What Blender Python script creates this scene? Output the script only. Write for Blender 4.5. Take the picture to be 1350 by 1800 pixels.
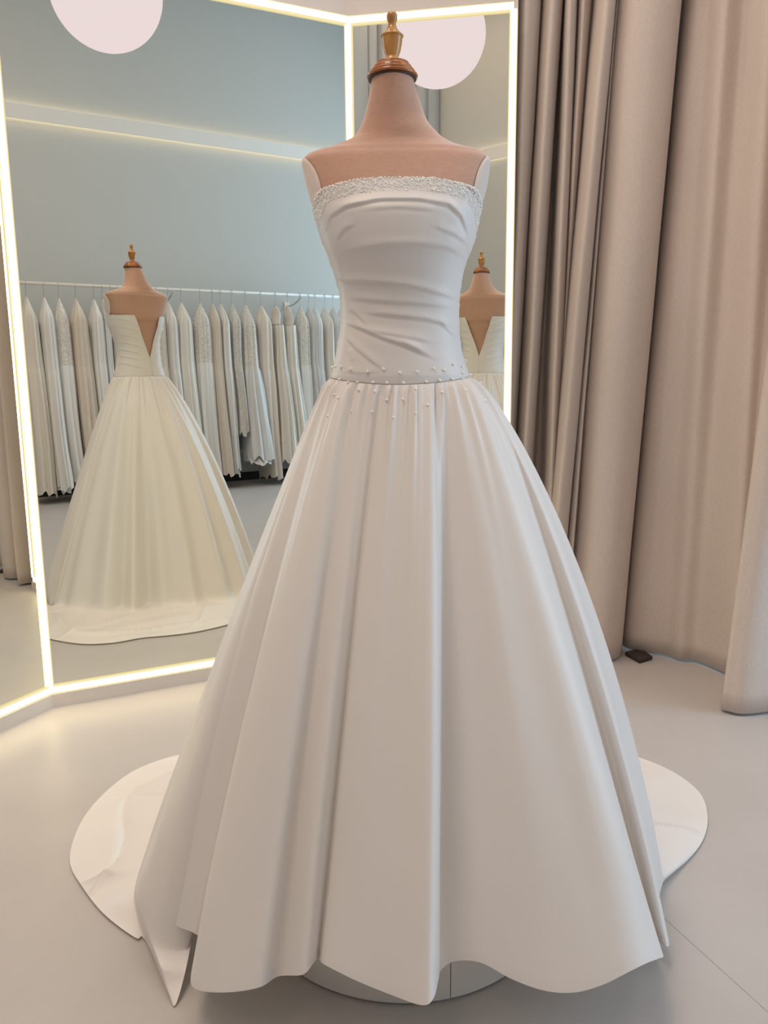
import bpy, math, random
import numpy as np
from mathutils import Matrix, Vector

sc = bpy.context.scene
for o in list(bpy.data.objects):
    bpy.data.objects.remove(o)
PI = math.pi
C = sc.collection

# ---------------------------------------------------------------- camera
PITCH, ROLL = 0.1738, -0.0097
cd = bpy.data.cameras.new('camera')
cd.sensor_fit = 'VERTICAL'
cd.sensor_height = 36.0
cd.lens = 36.0 * 1404.27 / 1800.0
cd.clip_start = 0.05
cam = bpy.data.objects.new('camera', cd)
C.objects.link(cam)
right = Vector((math.cos(ROLL), math.sin(ROLL) * math.sin(PITCH), math.sin(ROLL) * math.cos(PITCH)))
up = Vector((-math.sin(ROLL), math.cos(ROLL) * math.sin(PITCH), math.cos(ROLL) * math.cos(PITCH)))
back = right.cross(up)
mw = Matrix((right, up, back)).transposed().to_4x4()
mw.translation = (0, 0, 1.3)
cam.matrix_world = mw
sc.camera = cam

# ---------------------------------------------------------------- world, lights, exposure
w = bpy.data.worlds.new('world')
sc.world = w
w.use_nodes = True
w.node_tree.nodes['Background'].inputs[0].default_value = (0.75, 0.86, 1.0, 1)
w.node_tree.nodes['Background'].inputs[1].default_value = 1.0
sc.view_settings.view_transform = 'Standard'
sc.view_settings.look = 'None'
sc.view_settings.gamma = 1.0
sc.view_settings.use_curve_mapping = False
sc.view_settings.exposure = 0.0
try:
    sc.cycles.use_denoising = True
    sc.cycles.max_bounces = 10
    sc.cycles.diffuse_bounces = 5
    sc.cycles.glossy_bounces = 6
    sc.cycles.sample_clamp_indirect = 6.0
    sc.cycles.caustics_reflective = True
    sc.cycles.blur_glossy = 0.3
except Exception:
    pass


def area(name, loc, target, sx, sy, power, col):
    l = bpy.data.lights.new(name, 'AREA')
    l.shape = 'RECTANGLE'
    l.size, l.size_y, l.energy, l.color = sx, sy, power, col
    o = bpy.data.objects.new(name, l)
    C.objects.link(o)
    o.location = loc
    d = Vector(target) - Vector(loc)
    o.rotation_euler = d.to_track_quat('-Z', 'Y').to_euler()
    return o


# daylight coming through the tall window in the right-hand wall
area('window_daylight', (6.12, 1.35, 2.62), (0.0, 1.35, 1.9), 2.7, 4.5, 180, (0.56, 0.79, 1.0))
# unseen overhead fill lights, added to brighten dress, curtains and rear wall
area('overhead_fill_light', (-0.3, 2.9, 5.75), (-0.3, 2.9, 0), 2.2, 1.6, 70, (1.0, 0.83, 0.69))
area('overhead_fill_light', (-1.3, 0.5, 5.75), (-1.3, 0.5, 0), 1.6, 1.6, 105, (1.0, 0.80, 0.64))
area('overhead_fill_light', (-1.5, -2.2, 5.75), (-1.5, -2.2, 0), 1.2, 1.2, 22, (1.0, 0.70, 0.48))
area('overhead_fill_light', (3.4, 1.6, 5.75), (3.4, 1.6, 0), 1.8, 1.8, 25, (1.0, 0.88, 0.78))


# ---------------------------------------------------------------- helpers
def link(name, me, mat=None, parent=None):
    o = bpy.data.objects.new(name, me)
    C.objects.link(o)
    if mat is not None:
        me.materials.append(mat)
    if parent is not None:
        o.parent = parent
    return o


def mesh(name, verts, faces, mat=None, parent=None, smooth=False):
    me = bpy.data.meshes.new(name)
    me.from_pydata([tuple(map(float, v)) for v in verts], [], faces)
    me.update()
    if smooth:
        me.polygons.foreach_set('use_smooth', [True] * len(me.polygons))
    return link(name, me, mat, parent)


def grid_faces(nr, nc, closed, off=0):
    f = []
    for i in range(nr - 1):
        for j in range(nc if closed else nc - 1):
            k = (j + 1) % nc
            f.append((off + i * nc + j, off + i * nc + k, off + (i + 1) * nc + k, off + (i + 1) * nc + j))
    return f


def grid(name, P, mat=None, parent=None, closed=False, smooth=True, caps=False):
    P = np.asarray(P, float)
    nr, nc = P.shape[:2]
    f = grid_faces(nr, nc, closed)
    if caps:
        f.append(tuple(range(nc))[::-1])
        f.append(tuple((nr - 1) * nc + j for j in range(nc)))
    return mesh(name, P.reshape(-1, 3), f, mat, parent, smooth)


class MB:
    """collects simple solids into one mesh"""

    def __init__(self):
        self.v, self.f = [], []

    def prism(self, poly, z0, z1):
        n, b = len(poly), len(self.v)
        self.v += [(x, y, z0) for x, y in poly] + [(x, y, z1) for x, y in poly]
        self.f += [(b + i, b + (i + 1) % n, b + n + (i + 1) % n, b + n + i) for i in range(n)]
        self.f += [tuple(b + i for i in range(n))[::-1], tuple(b + n + i for i in range(n))]
        return self

    def hexa(self, p):
        b = len(self.v)
        self.v += [tuple(q) for q in p]
        self.f += [tuple(b + i for i in q) for q in ((0, 3, 2, 1), (4, 5, 6, 7), (0, 1, 5, 4), (1, 2, 6, 5), (2, 3, 7, 6), (3, 0, 4, 7))]
        return self

    def box(self, x0, x1, y0, y1, z0, z1):
        return self.prism([(x0, y0), (x1, y0), (x1, y1), (x0, y1)], z0, z1)

    def lathe(self, prof, cx, cy, n=48):
        b = len(self.v)
        for r, z in prof:
            for k in range(n):
                a = 2 * PI * k / n
                self.v.append((cx + r * math.cos(a), cy + r * math.sin(a), z))
        self.f += grid_faces(len(prof), n, True, b)
        m = len(prof)
        self.f.append(tuple(b + k for k in range(n))[::-1])
        self.f.append(tuple(b + (m - 1) * n + k for k in range(n)))
        return self

    def tube(self, pts, r, n=10):
        b = len(self.v)
        pts = [Vector(p) for p in pts]
        up0 = Vector((0.31, 0.17, 0.93))
        for i, p in enumerate(pts):
            d = (pts[min(i + 1, len(pts) - 1)] - pts[max(i - 1, 0)]).normalized()
            a = d.cross(up0)
            if a.length < 1e-3:
                a = d.cross(Vector((1, 0, 0)))
            a.normalize()
            c = d.cross(a)
            for k in range(n):
                t = 2 * PI * k / n
                self.v.append(tuple(p + (a * math.cos(t) + c * math.sin(t)) * r))
        self.f += grid_faces(len(pts), n, True, b)
        self.f.append(tuple(b + k for k in range(n))[::-1])
        self.f.append(tuple(b + (len(pts) - 1) * n + k for k in range(n)))
        return self

    def build(self, name, mat=None, parent=None, smooth=False):
        return mesh(name, self.v, self.f, mat, parent, smooth)


def bevel(o, w=0.004, seg=2):
    m = o.modifiers.new('bevel', 'BEVEL')
    m.width, m.segments, m.limit_method = w, seg, 'ANGLE'
    return o


def tag(o, label=None, cat=None, group=None, kind=None):
    if label:
        o['label'] = label
    if cat:
        o['category'] = cat
    if group:
        o['group'] = group
    if kind:
        o['kind'] = kind
    return o


def thing(name, label, cat, loc=(0, 0, 0), group=None):
    """an Empty at the thing's base; parts are built in world space and offset back"""
    o = bpy.data.objects.new(name, None)
    o.empty_display_size = 0.1
    C.objects.link(o)
    o.location = loc
    return tag(o, label, cat, group)


def adopt(root):
    """children were modelled in world coordinates: move their meshes to the root's base"""
    inv = Matrix.Translation(-Vector(root.location))
    seen = set()
    for ch in root.children_recursive:
        if ch.type == 'MESH' and ch.data.name not in seen:
            seen.add(ch.data.name)
            ch.data.transform(inv)


def catmull(P, samples, closed=False):
    """P: (k, ...) control array; samples: per-segment counts -> interpolated array"""
    P = np.asarray(P, float)
    k = len(P)
    out = []
    segs = k if closed else k - 1
    for i in range(segs):
        if closed:
            p0, p1, p2, p3 = P[(i - 1) % k], P[i], P[(i + 1) % k], P[(i + 2) % k]
        else:
            p0, p1, p2, p3 = P[max(i - 1, 0)], P[i], P[i + 1], P[min(i + 2, k - 1)]
        for s in range(samples[i]):
            t = s / samples[i]
            out.append(0.5 * (2 * p1 + (p2 - p0) * t + (2 * p0 - 5 * p1 + 4 * p2 - p3) * t * t + (3 * p1 - p0 - 3 * p2 + p3) * t ** 3))
    if not closed:
        out.append(P[-1])
    return np.array(out)


# ---------------------------------------------------------------- materials
def material(name, col, rough=0.6, spec=0.5, metal=0.0, sheen=0.0):
    m = bpy.data.materials.new(name)
    m.use_nodes = True
    b = m.node_tree.nodes['Principled BSDF']
    b.inputs['Base Color'].default_value = (*col, 1)
    b.inputs['Roughness'].default_value = rough
    b.inputs['Metallic'].default_value = metal
    b.inputs['Specular IOR Level'].default_value = spec
    if sheen:
        b.inputs['Sheen Weight'].default_value = sheen
        b.inputs['Sheen Roughness'].default_value = 0.4
    return m


def nodes(m):
    return m.node_tree.nodes, m.node_tree.links, m.node_tree.nodes['Principled BSDF']


def add_noise_bump(m, scale, strength, dist=0.001, stretch=None, detail=3):
    n, l, b = nodes(m)
    tc = n.new('ShaderNodeTexCoord')
    mp = n.new('ShaderNodeMapping')
    if stretch:
        mp.inputs['Scale'].default_value = stretch
    nz = n.new('ShaderNodeTexNoise')
    nz.inputs['Scale'].default_value = scale
    nz.inputs['Detail'].default_value = detail
    bp = n.new('ShaderNodeBump')
    bp.inputs['Strength'].default_value = strength
    bp.inputs['Distance'].default_value = dist
    l.new(tc.outputs['Object'], mp.inputs[0])
    l.new(mp.outputs[0], nz.inputs['Vector'])
    l.new(nz.outputs['Fac'], bp.inputs['Height'])
    if b.inputs['Normal'].is_linked:
        old = b.inputs['Normal'].links[0].from_socket
        l.new(old, bp.inputs['Normal'])
    l.new(bp.outputs[0], b.inputs['Normal'])
    return m


def add_colour_noise(m, c0, c1, scale, stretch=None, detail=4, rough=None):
    n, l, b = nodes(m)
    tc = n.new('ShaderNodeTexCoord')
    mp = n.new('ShaderNodeMapping')
    if stretch:
        mp.inputs['Scale'].default_value = stretch
    nz = n.new('ShaderNodeTexNoise')
    nz.inputs['Scale'].default_value = scale
    nz.inputs['Detail'].default_value = detail
    rp = n.new('ShaderNodeValToRGB')
    rp.color_ramp.elements[0].position = 0.3
    rp.color_ramp.elements[1].position = 0.7
    rp.color_ramp.elements[0].color = (*c0, 1)
    rp.color_ramp.elements[1].color = (*c1, 1)
    l.new(tc.outputs['Object'], mp.inputs[0])
    l.new(mp.outputs[0], nz.inputs['Vector'])
    l.new(nz.outputs['Fac'], rp.inputs[0])
    l.new(rp.outputs[0], b.inputs['Base Color'])
    return m


def emitter(name, col, strength):
    m = bpy.data.materials.new(name)
    m.use_nodes = True
    n, l = m.node_tree.nodes, m.node_tree.links
    n.clear()
    e = n.new('ShaderNodeEmission')
    e.inputs[0].default_value = (*col, 1)
    e.inputs[1].default_value = strength
    out = n.new('ShaderNodeOutputMaterial')
    l.new(e.outputs[0], out.inputs[0])
    return m


def translucent(m, col, fac):
    n, l, b = nodes(m)
    t = n.new('ShaderNodeBsdfTranslucent')
    t.inputs[0].default_value = (*col, 1)
    mx = n.new('ShaderNodeMixShader')
    mx.inputs[0].default_value = fac
    out = n['Material Output']
    l.new(b.outputs[0], mx.inputs[1])
    l.new(t.outputs[0], mx.inputs[2])
    l.new(mx.outputs[0], out.inputs[0])
    return m


M_floor = add_noise_bump(add_colour_noise(material('floor_screed', (0.60, 0.55, 0.51), 0.38, 0.4), (0.455, 0.425, 0.412), (0.49, 0.46, 0.446), 3.0), 60, 0.05)
M_joint = material('floor_joint', (0.36, 0.34, 0.32), 0.8)
M_wall = add_noise_bump(material('wall_paint', (0.54, 0.555, 0.55), 0.85, 0.2), 120, 0.05)
M_part = add_noise_bump(material('partition_paint', (0.66, 0.60, 0.58), 0.8, 0.2), 120, 0.05)
M_ceil = material('ceiling_paint', (0.78, 0.77, 0.75), 0.9, 0.1)
M_plinth = material('plinth_laminate', (0.62, 0.56, 0.50), 0.5, 0.3)
M_mirror = material('mirror_silver', (0.83, 0.845, 0.785), 0.0, 0.5, 1.0)
M_medge = material('mirror_edge', (0.16, 0.20, 0.18), 0.2)
M_led = emitter('led_diffuser', (1.0, 0.83, 0.46), 7.4)
M_ledge = emitter('led_diffuser_edge', (1.0, 0.84, 0.46), 0.97)
M_led2 = emitter('cove_led', (1.0, 0.80, 0.55), 4.0)
M_alu = material('led_channel', (0.75, 0.72, 0.66), 0.35, 0.5, 0.8)
M_globe = emitter('globe_glass', (1.0, 0.83, 0.87), 1.0)
M_cord = material('lamp_cord', (0.85, 0.85, 0.85), 0.5)
M_curtain = material('curtain_linen', (0.64, 0.555, 0.51), 0.85, 0.2, sheen=0.15)
add_colour_noise(M_curtain, (0.615, 0.535, 0.49), (0.665, 0.58, 0.53), 160, (1, 1, 0.4), 2)
add_noise_bump(M_curtain, 700, 0.25, 0.0006)
M_curtain2 = material('curtain_grey', (0.36, 0.38, 0.40), 0.85, 0.2)
add_noise_bump(M_curtain2, 500, 0.2, 0.0006)
M_dress = material('dress_taffeta', (0.86, 0.82, 0.80), 0.42, 0.35, sheen=0.1)
add_noise_bump(M_dress, 900, 0.06, 0.0004)
translucent(M_dress, (0.88, 0.83, 0.72), 0.18)
M_pearl = material('pearl', (0.95, 0.93, 0.90), 0.18, 0.6)
M_bead = material('bead', (0.93, 0.92, 0.90), 0.2, 0.6)
M_form = material('form_linen', (0.58, 0.35, 0.26), 0.85, 0.15, sheen=0.8)
add_colour_noise(M_form, (0.505, 0.298, 0.218), (0.555, 0.335, 0.248), 260, (0.25, 0.25, 1.6), 2)
add_noise_bump(M_form, 500, 0.15, 0.0005)
M_armcap = material('arm_cap_cloth', (0.68, 0.58, 0.53), 0.85, 0.15, sheen=0.3)
M_wood = material('turned_wood', (0.42, 0.19, 0.06), 0.22, 0.5)
add_colour_noise(M_wood, (0.22, 0.062, 0.018), (0.46, 0.165, 0.042), 42, (1, 1, 0.5), 5)
M_wood2 = material('turned_wood_light', (0.5, 0.25, 0.07), 0.2, 0.5)
add_colour_noise(M_wood2, (0.36, 0.14, 0.035), (0.66, 0.34, 0.095), 40, (1, 1, 0.22), 4)
M_steel = material('brushed_steel', (0.55, 0.55, 0.55), 0.3, 0.5, 1.0)
M_white = material('white_enamel', (0.80, 0.80, 0.79), 0.4)
M_pod = material('podium_white', (0.66, 0.63, 0.60), 0.5, 0.3)
M_dark = material('dark_wood', (0.045, 0.028, 0.025), 0.6)
M_black = material('black_matte', (0.012, 0.012, 0.013), 0.6)
M_winframe = material('window_frame', (0.7, 0.7, 0.7), 0.5)


def gown_mat(name, c, bump):
    m = material(name, c, 0.6, 0.3, sheen=0.2)
    add_noise_bump(m, 55, bump, 0.006, (1, 1, 0.12), 4)
    return m


M_gowns = [gown_mat('gown_ivory_satin', (0.74, 0.71, 0.66), 0.25), gown_mat('gown_white_tulle', (0.76, 0.76, 0.76), 0.5),
           gown_mat('gown_champagne', (0.70, 0.64, 0.58), 0.3), gown_mat('gown_pale_grey', (0.64, 0.65, 0.66), 0.4)]
M_lace = material('gown_lace', (0.72, 0.70, 0.67), 0.7, 0.3)
add_colour_noise(M_lace, (0.58, 0.56, 0.53), (0.80, 0.78, 0.75), 45, None, 5)
add_noise_bump(M_lace, 60, 0.6, 0.006)

# ---------------------------------------------------------------- the room
L0, R1, R2, L2 = (-1.985, -3.645), (6.2, -0.545), (6.2, 4.4), (-5.03, 4.4)
CEIL = 5.8
dR = np.array([0.9353, 0.3538])          # direction of the rear wall and of the rail in front of it
nR = np.array([-0.3538, 0.9353])         # its normal, into the room

fl = MB()
# a saw-cut joint runs through the screed: two slabs with a narrow recessed gap
J0, J1 = np.array((0.6620, 1.7255)), np.array((0.7741, 1.4401))
jd = (J1 - J0) / np.linalg.norm(J1 - J0)
jn = np.array([-jd[1], jd[0]])
ja, jb = J0 - jd * 9, J0 + jd * 9
fw = 0.0006
for s in (-1, 1):
    q = [ja + jn * s * fw, jb + jn * s * fw, jb + jn * s * 12, ja + jn * s * 12]
    fl.prism([tuple(p) for p in (q if s > 0 else q[::-1])], -0.1, 0.0)
floor = tag(fl.build('floor', M_floor), kind='structure')
jt = MB().prism([tuple(ja - jn * 0.01), tuple(jb - jn * 0.01), tuple(jb + jn * 0.01), tuple(ja + jn * 0.01)], -0.12, -0.004).build('joint_filler', M_joint, floor)


def wall(name, a, b, z0=0.0, z1=CEIL, t=0.15, mat=M_wall):
    a, b = np.array(a), np.array(b)
    d = (b - a) / np.linalg.norm(b - a)
    n = np.array([d[1], -d[0]])            # outwards for an anticlockwise room
    a2, b2 = a - d * t, b + d * t
    return tag(MB().prism([tuple(a2), tuple(b2), tuple(b2 + n * t), tuple(a2 + n * t)], z0, z1).build(name, mat), kind='structure')


wall('wall_rear', L0, R1)
wall('wall_back', R2, L2)
wall('wall_left', L2, L0)
ce = tag(MB().prism([(-6, -5), (7, -5), (7, 5), (-6, 5)], CEIL, CEIL + 0.1).build('ceiling', M_ceil), kind='structure')
# right wall with a tall window opening
wr = MB()
WY0, WY1, WZ0, WZ1 = 0.0, 2.7, 0.35, 4.9
for y0, y1, z0, z1 in ((-0.7, WY0, 0, CEIL), (WY1, 4.55, 0, CEIL), (WY0, WY1, 0, WZ0), (WY0, WY1, WZ1, CEIL)):
    wr.box(6.2, 6.35, y0, y1, z0, z1)
tag(wr.build('wall_right', M_wall), kind='structure')
wf = MB()
for y in (WY0 + 0.03, (WY0 + WY1) / 2, WY1 - 0.03):
    wf.box(6.22, 6.28, y - 0.03, y + 0.03, WZ0, WZ1)
for z in (WZ0 + 0.03, 2.4, WZ1 - 0.03):
    wf.box(6.222, 6.278, WY0, WY1, z - 0.03, z + 0.03)
tag(wf.build('window_1', M_winframe), kind='structure')

# lit band high on the rear wall: a flat board with a light line behind its upper and lower edge
bz0, bz1 = 3.83, 3.97
ba, bb = np.array(L0) + dR * 0.02, np.array(R1) - dR * 0.02


def along(p, q, o0, o1, z0, z1, m=None):
    m = m or MB()
    return m.prism([tuple(p + nR * o0), tuple(q + nR * o0), tuple(q + nR * o1), tuple(p + nR * o1)], z0, z1)


trim = tag(along(ba, bb, 0.004, 0.050, bz0 + 0.035, bz1 - 0.035).build('trim_1', M_wall), kind='structure')
along(ba, bb, 0.051, 0.062, bz0, bz1).build('front_board', M_ceil, trim)  # paler than the wall, standing in for daylight on its face
for z0, z1 in ((bz1 - 0.0345, bz1 - 0.026), (bz0 + 0.026, bz0 + 0.0345)):
    along(ba, bb, 0.010, 0.045, z0, z1).build('light_line', M_led2, trim)
tag(along(np.array(L0), np.array(R1), 0.002, 0.02, 0.0, 0.10).build('dark_strip_rear', M_black), kind='structure')  # black strip along the foot of the rear wall

# ---------------------------------------------------------------- mirror partition and the three mirrors
AB, BC, CE = np.array((-1.3324, 2.9996)), np.array((-0.1274, 3.5915)), np.array((0.5363, 3.4739))
aA = 0.4447
AA = AB - 0.80 * np.array([math.sin(aA), math.cos(aA)])
ZB, ZT = 0.072, 2.7229
HW = 0.0165                                 # half width of the light strip


def inward(a, b):
    d = (b - a) / np.linalg.norm(b - a)
    n = np.array([d[1], -d[0]])
    return d, (n if n[1] < 0 or n[0] > 0.5 else -n)


def offset_chain(pts, off):
    """shift a chain of wall points away from the room by off, mitred"""
    out = []
    for i, p in enumerate(pts):
        ns = []
        if i > 0:
            ns.append(inward(pts[i - 1], p)[1])
        if i < len(pts) - 1:
            ns.append(inward(p, pts[i + 1])[1])
        n = sum(ns) / len(ns)
        out.append(p - n * off / np.dot(n, n) if len(ns) > 1 else p - n * off)
    return out


dA, nA = inward(AA, AB)
dB, nB = inward(AB, BC)
dC, nC = inward(BC, CE)
chain = [AA - dA * 0.02, AB, BC, CE + dC * HW]
ch0 = offset_chain(chain, 0.012)
part_poly = [tuple(p) for p in ch0] + [(ch0[-1][0] + 0.02, 4.39), (-2.6, 4.39), (-2.6, float(ch0[0][1]))]
tag(MB().prism(part_poly, 0.0, 3.4).build('wall_partition', M_part), kind='structure')
# plinth under the mirrors, standing a little proud
pl0 = offset_chain(chain, -0.016)
pls = MB()
for i in range(3):
    pls.prism([tuple(pl0[i]), tuple(pl0[i + 1]), tuple(ch0[i + 1]), tuple(ch0[i])], 0.0, ZB - HW - 0.001)
tag(pls.build('baseboard_back', M_plinth), kind='structure')


def strip(m, p, q, n, z0, z1, o0=0.001, o1=0.013):
    m.prism([tuple(p + n * o0), tuple(q + n * o0), tuple(q + n * o1), tuple(p + n * o1)], z0, z1)
    return m


HC = 0.0115                                 # half width of the bright core of the strip


def light_strip(t, label, edge, core):
    o = edge.build('light_strip', M_ledge, t)
    core.build('led_line', M_led, o)
    return tag(o, label)


def mirror(label, a, b, d, n, left, rightside):
    t = thing('wall_mirror', label, 'mirror', ((a[0] + b[0]) / 2, (a[1] + b[1]) / 2, 0))
    g = MB()
    strip(g, a + d * 0.002, b - d * 0.002, n, ZB - HW, ZT + HW, -0.010, -0.002)
    g.build('backing', M_medge, t)
    g = MB()
    strip(g, a + d * 0.003, b - d * 0.003, n, ZB - HW, ZT + HW, -0.0019, 0.0)
    g.build('mirror_glass', M_mirror, t)
    for zc, word in ((ZT, 'top'), (ZB, 'bottom')):
        light_strip(t, 'warm white light strip along the %s edge' % word, strip(MB(), a, b, n, zc - HW, zc + HW, 0.001, 0.012),
                    strip(MB(), a, b, n, zc - HC, zc + HC, 0.0121, 0.0135))
    for p, on, word in ((a, left, 'left'), (b, rightside, 'right')):
        if on:
            light_strip(t, 'warm white light strip up the %s edge' % word, strip(MB(), p - d * HW, p + d * HW, n, ZB + HW, ZT - HW, 0.001, 0.012),
                        strip(MB(), p - d * HC, p + d * HC, n, ZB + HC, ZT - HC, 0.0121, 0.0135))
    adopt(t)
    return t


mirror('tall narrow left mirror panel of lit three-part wall mirror, cut by photo edge', AA, AB, dA, nA, True, None)
mirror('widest middle mirror panel with warm light strips, reflecting the rack of gowns', AB, BC, dB, nB, True, None)
mirror('narrow mirror panel behind the mannequin, beside the taupe curtain, with warm light strips', BC, CE, dC, nC, True, 1.0)

# ---------------------------------------------------------------- globe lamp
t = thing('pendant_lamp', 'big round pale globe lamp hung above the dress, seen in two mirrors', 'lamp', (-0.197, 2.045, 3.23))
GL = (-0.197, 2.045, 3.23)
g = MB().lathe([(0.28 * math.sin(a), GL[2] - 0.28 * math.cos(a)) for a in np.linspace(0.02, PI - 0.02, 40)], GL[0], GL[1], 64)
g.build('globe', M_globe, t, True)
MB().lathe([(0.045, GL[2] + 0.272), (0.045, GL[2] + 0.33), (0.012, GL[2] + 0.345)], GL[0], GL[1], 24).build('cap', M_white, t)
MB().tube([(GL[0], GL[1], GL[2] + 0.34), (GL[0], GL[1], CEIL - 0.03)], 0.004, 8).build('cord', M_cord, t)
MB().lathe([(0.06, CEIL - 0.03), (0.06, CEIL - 0.001)], GL[0], GL[1], 24).build('ceiling_cup', M_white, t)
adopt(t)

# ---------------------------------------------------------------- curtains
CZ0, CZ1 = 0.012, 3.3


def curtain_grid(rows, nz=40, seed=1, extra=0.0):
    """rows: list of (point high up, point lower down) of one pleat line; extended to hem and heading"""
    top, bot = [], []
    for a, b in rows:
        a, b = np.array(a), np.array(b)
        if a[2] == b[2]:
            continue
        k = (b - a) / (b[2] - a[2])
        top.append(a + k * (CZ1 - a[2]))
        bot.append(a + k * (CZ0 - a[2]))
    top, bot = np.array(top), np.array(bot)
    n = len(top)
    seg = [int(max(4, min(26, 1 + 160 * max(np.linalg.norm(top[i + 1] - top[i]), np.linalg.norm(bot[i + 1] - bot[i]))))) for i in range(n - 1)]
    both = np.concatenate([top, bot], axis=1)
    c = catmull(both, seg)
    ts = np.linspace(0, 1, nz)
    G = np.array([c[:, :3] * (1 - t) + c[:, 3:] * t for t in ts])
    rng = np.random.RandomState(seed)
    ph = rng.rand(8) * 6.28
    s = np.linspace(0, 1, G.shape[1])[None, :] * 14
    z = G[:, :, 2]
    wob = 0.004 * np.sin(z * 2.3 + s + ph[0]) + 0.003 * np.sin(z * 5.1 - s * 1.7 + ph[1]) + 0.002 * np.sin(z * 9 + 2.3 * s + ph[2])
    G[:, :, 1] += wob
    G[:, :, 0] += wob * 0.5
    return G


def curtain(label, rows, seed, mat, name='curtain', hemline=0.13, group=None):
    t = thing(name, label, 'curtain', (0, 0, 0), group)
    G = curtain_grid(rows, 44, seed)
    mid = G[-1].mean(axis=0)
    t.location = (float(mid[0]), float(mid[1]), 0)
    panel = G[G[:, 0, 2] >= hemline] if False else G
    o = grid('panel', panel, mat, t)
    so = o.modifiers.new('cloth', 'SOLIDIFY')
    so.thickness = 0.003
    # heading tape with the pleats gathered at the rail
    top = G[0]
    H = np.array([top + np.array([0, 0, 0.0]), top + np.array([0, 0, 0.09])])
    o = grid('heading_tape', H, mat, t)
    so = o.modifiers.new('cloth', 'SOLIDIFY')
    so.thickness = 0.005
    adopt(t)
    return t


c1 = [((0.5672, 3.6400, 2.8177), (0.5545, 3.6400, 1.3286)), ((0.5959, 3.5300, 2.7714), (0.5616, 3.5400, 1.3276)), ((0.6653, 3.6200, 2.8085), (0.6064, 3.6300, 1.3280)), ((0.6890, 3.7100, 2.8459), (0.6276, 3.7100, 1.3286)),
      ((0.6943, 3.5400, 2.7747), (0.6385, 3.5400, 1.3269)), ((0.7482, 3.6000, 2.7994), (0.6910, 3.6200, 1.3271)), ((0.7888, 3.7600, 2.8659), (0.7360, 3.8000, 1.3284)), ((0.7876, 3.7200, 2.8492), (0.7665, 3.7800, 1.3279)),
      ((0.7636, 3.5200, 2.7658), (0.7455, 3.5300, 1.3258)), ((0.8023, 3.5700, 2.7863), (0.7815, 3.5700, 1.3258)), ((0.8273, 3.6600, 2.8238), (0.7975, 3.6200, 1.3261)), ((0.8255, 3.5400, 2.7736), (0.7956, 3.6000, 1.3260)),
      ((0.8653, 3.6000, 2.7983), (0.7981, 3.6000, 1.3259)), ((0.9012, 3.6800, 2.8315), (0.8051, 3.6200, 1.3260)), ((0.8930, 3.5800, 2.7897), (0.7923, 3.5400, 1.3254)), ((0.8991, 3.4600, 2.7395), (0.8012, 3.4400, 1.3244)),
      ((0.9414, 3.5000, 2.7558), (0.8569, 3.5000, 1.3244)), ((0.9811, 3.6300, 2.8098), (0.8914, 3.6200, 1.3252)), ((0.9699, 3.5800, 2.7890), (0.8841, 3.5600, 1.3247)), ((0.9664, 3.5500, 2.7765), (0.8915, 3.5300, 1.3244)),
      ((0.9737, 3.5600, 2.7806), (0.9091, 3.5800, 1.3247)), ((0.9981, 3.4600, 2.7386), (0.9366, 3.4500, 1.3232)), ((1.0756, 3.4200, 2.7212), (1.0141, 3.4100, 1.3221)), ((1.1624, 3.4400, 2.7288), (1.0954, 3.4400, 1.3216)),
      ((1.2055, 3.5000, 2.7535), (1.1390, 3.5000, 1.3218)), ((1.2468, 3.6200, 2.8033), (1.1781, 3.6200, 1.3225)), ((1.2619, 3.7200, 2.8450), (1.1924, 3.7200, 1.3233))]
curtain('pleated taupe curtain hanging straight beside the right-hand mirror panel', c1, 3, M_curtain)
c2 = [((1.3063, 3.8000, 2.8781), (1.2301, 3.7800, 1.3235)), ((1.2668, 3.6300, 2.8073), (1.1933, 3.6200, 1.3224)), ((1.2755, 3.5300, 2.7654), (1.2304, 3.5300, 1.3212)), ((1.3163, 3.4800, 2.7441), (1.2978, 3.4850, 1.3201)),
      ((1.3421, 3.3850, 2.7042), (1.3325, 3.4050, 1.3190)), ((1.4298, 3.4050, 2.7118), (1.4116, 3.4000, 1.3182)), ((1.4448, 3.2400, 2.6426), (1.4565, 3.2400, 1.3163)), ((1.5386, 3.2600, 2.6501), (1.5133, 3.2400, 1.3158)),
      ((1.6562, 3.2700, 2.6533), (1.5552, 3.2000, 1.3150)), ((1.5801, 3.1000, 2.5829), (1.4829, 3.0600, 1.3144)), ((1.4802, 2.9800, 2.5335), (1.3920, 2.9450, 1.3142)), ((1.4644, 2.9100, 2.5044), (1.3883, 2.8900, 1.3137)),
      ((1.5390, 2.8900, 2.4954), (1.4673, 2.8700, 1.3128)), ((1.72, 2.95, 3), (1.70, 2.95, 0)), ((1.80, 3.08, 3), (1.78, 3.08, 0)), ((1.95, 2.92, 3), (1.93, 2.92, 0)),
      ((2.08, 3.06, 3), (2.06, 3.06, 0)), ((2.22, 2.90, 3), (2.20, 2.90, 0)), ((2.36, 3.05, 3), (2.34, 3.05, 0)), ((2.5, 2.92, 3), (2.5, 2.92, 0)),
      ((2.64, 3.06, 3), (2.64, 3.06, 0)), ((2.78, 2.92, 3), (2.78, 2.92, 0))]
curtain('wide taupe curtain at the photo\'s right edge, its loose front fold trailing on the floor', c2, 8, M_curtain)
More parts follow.
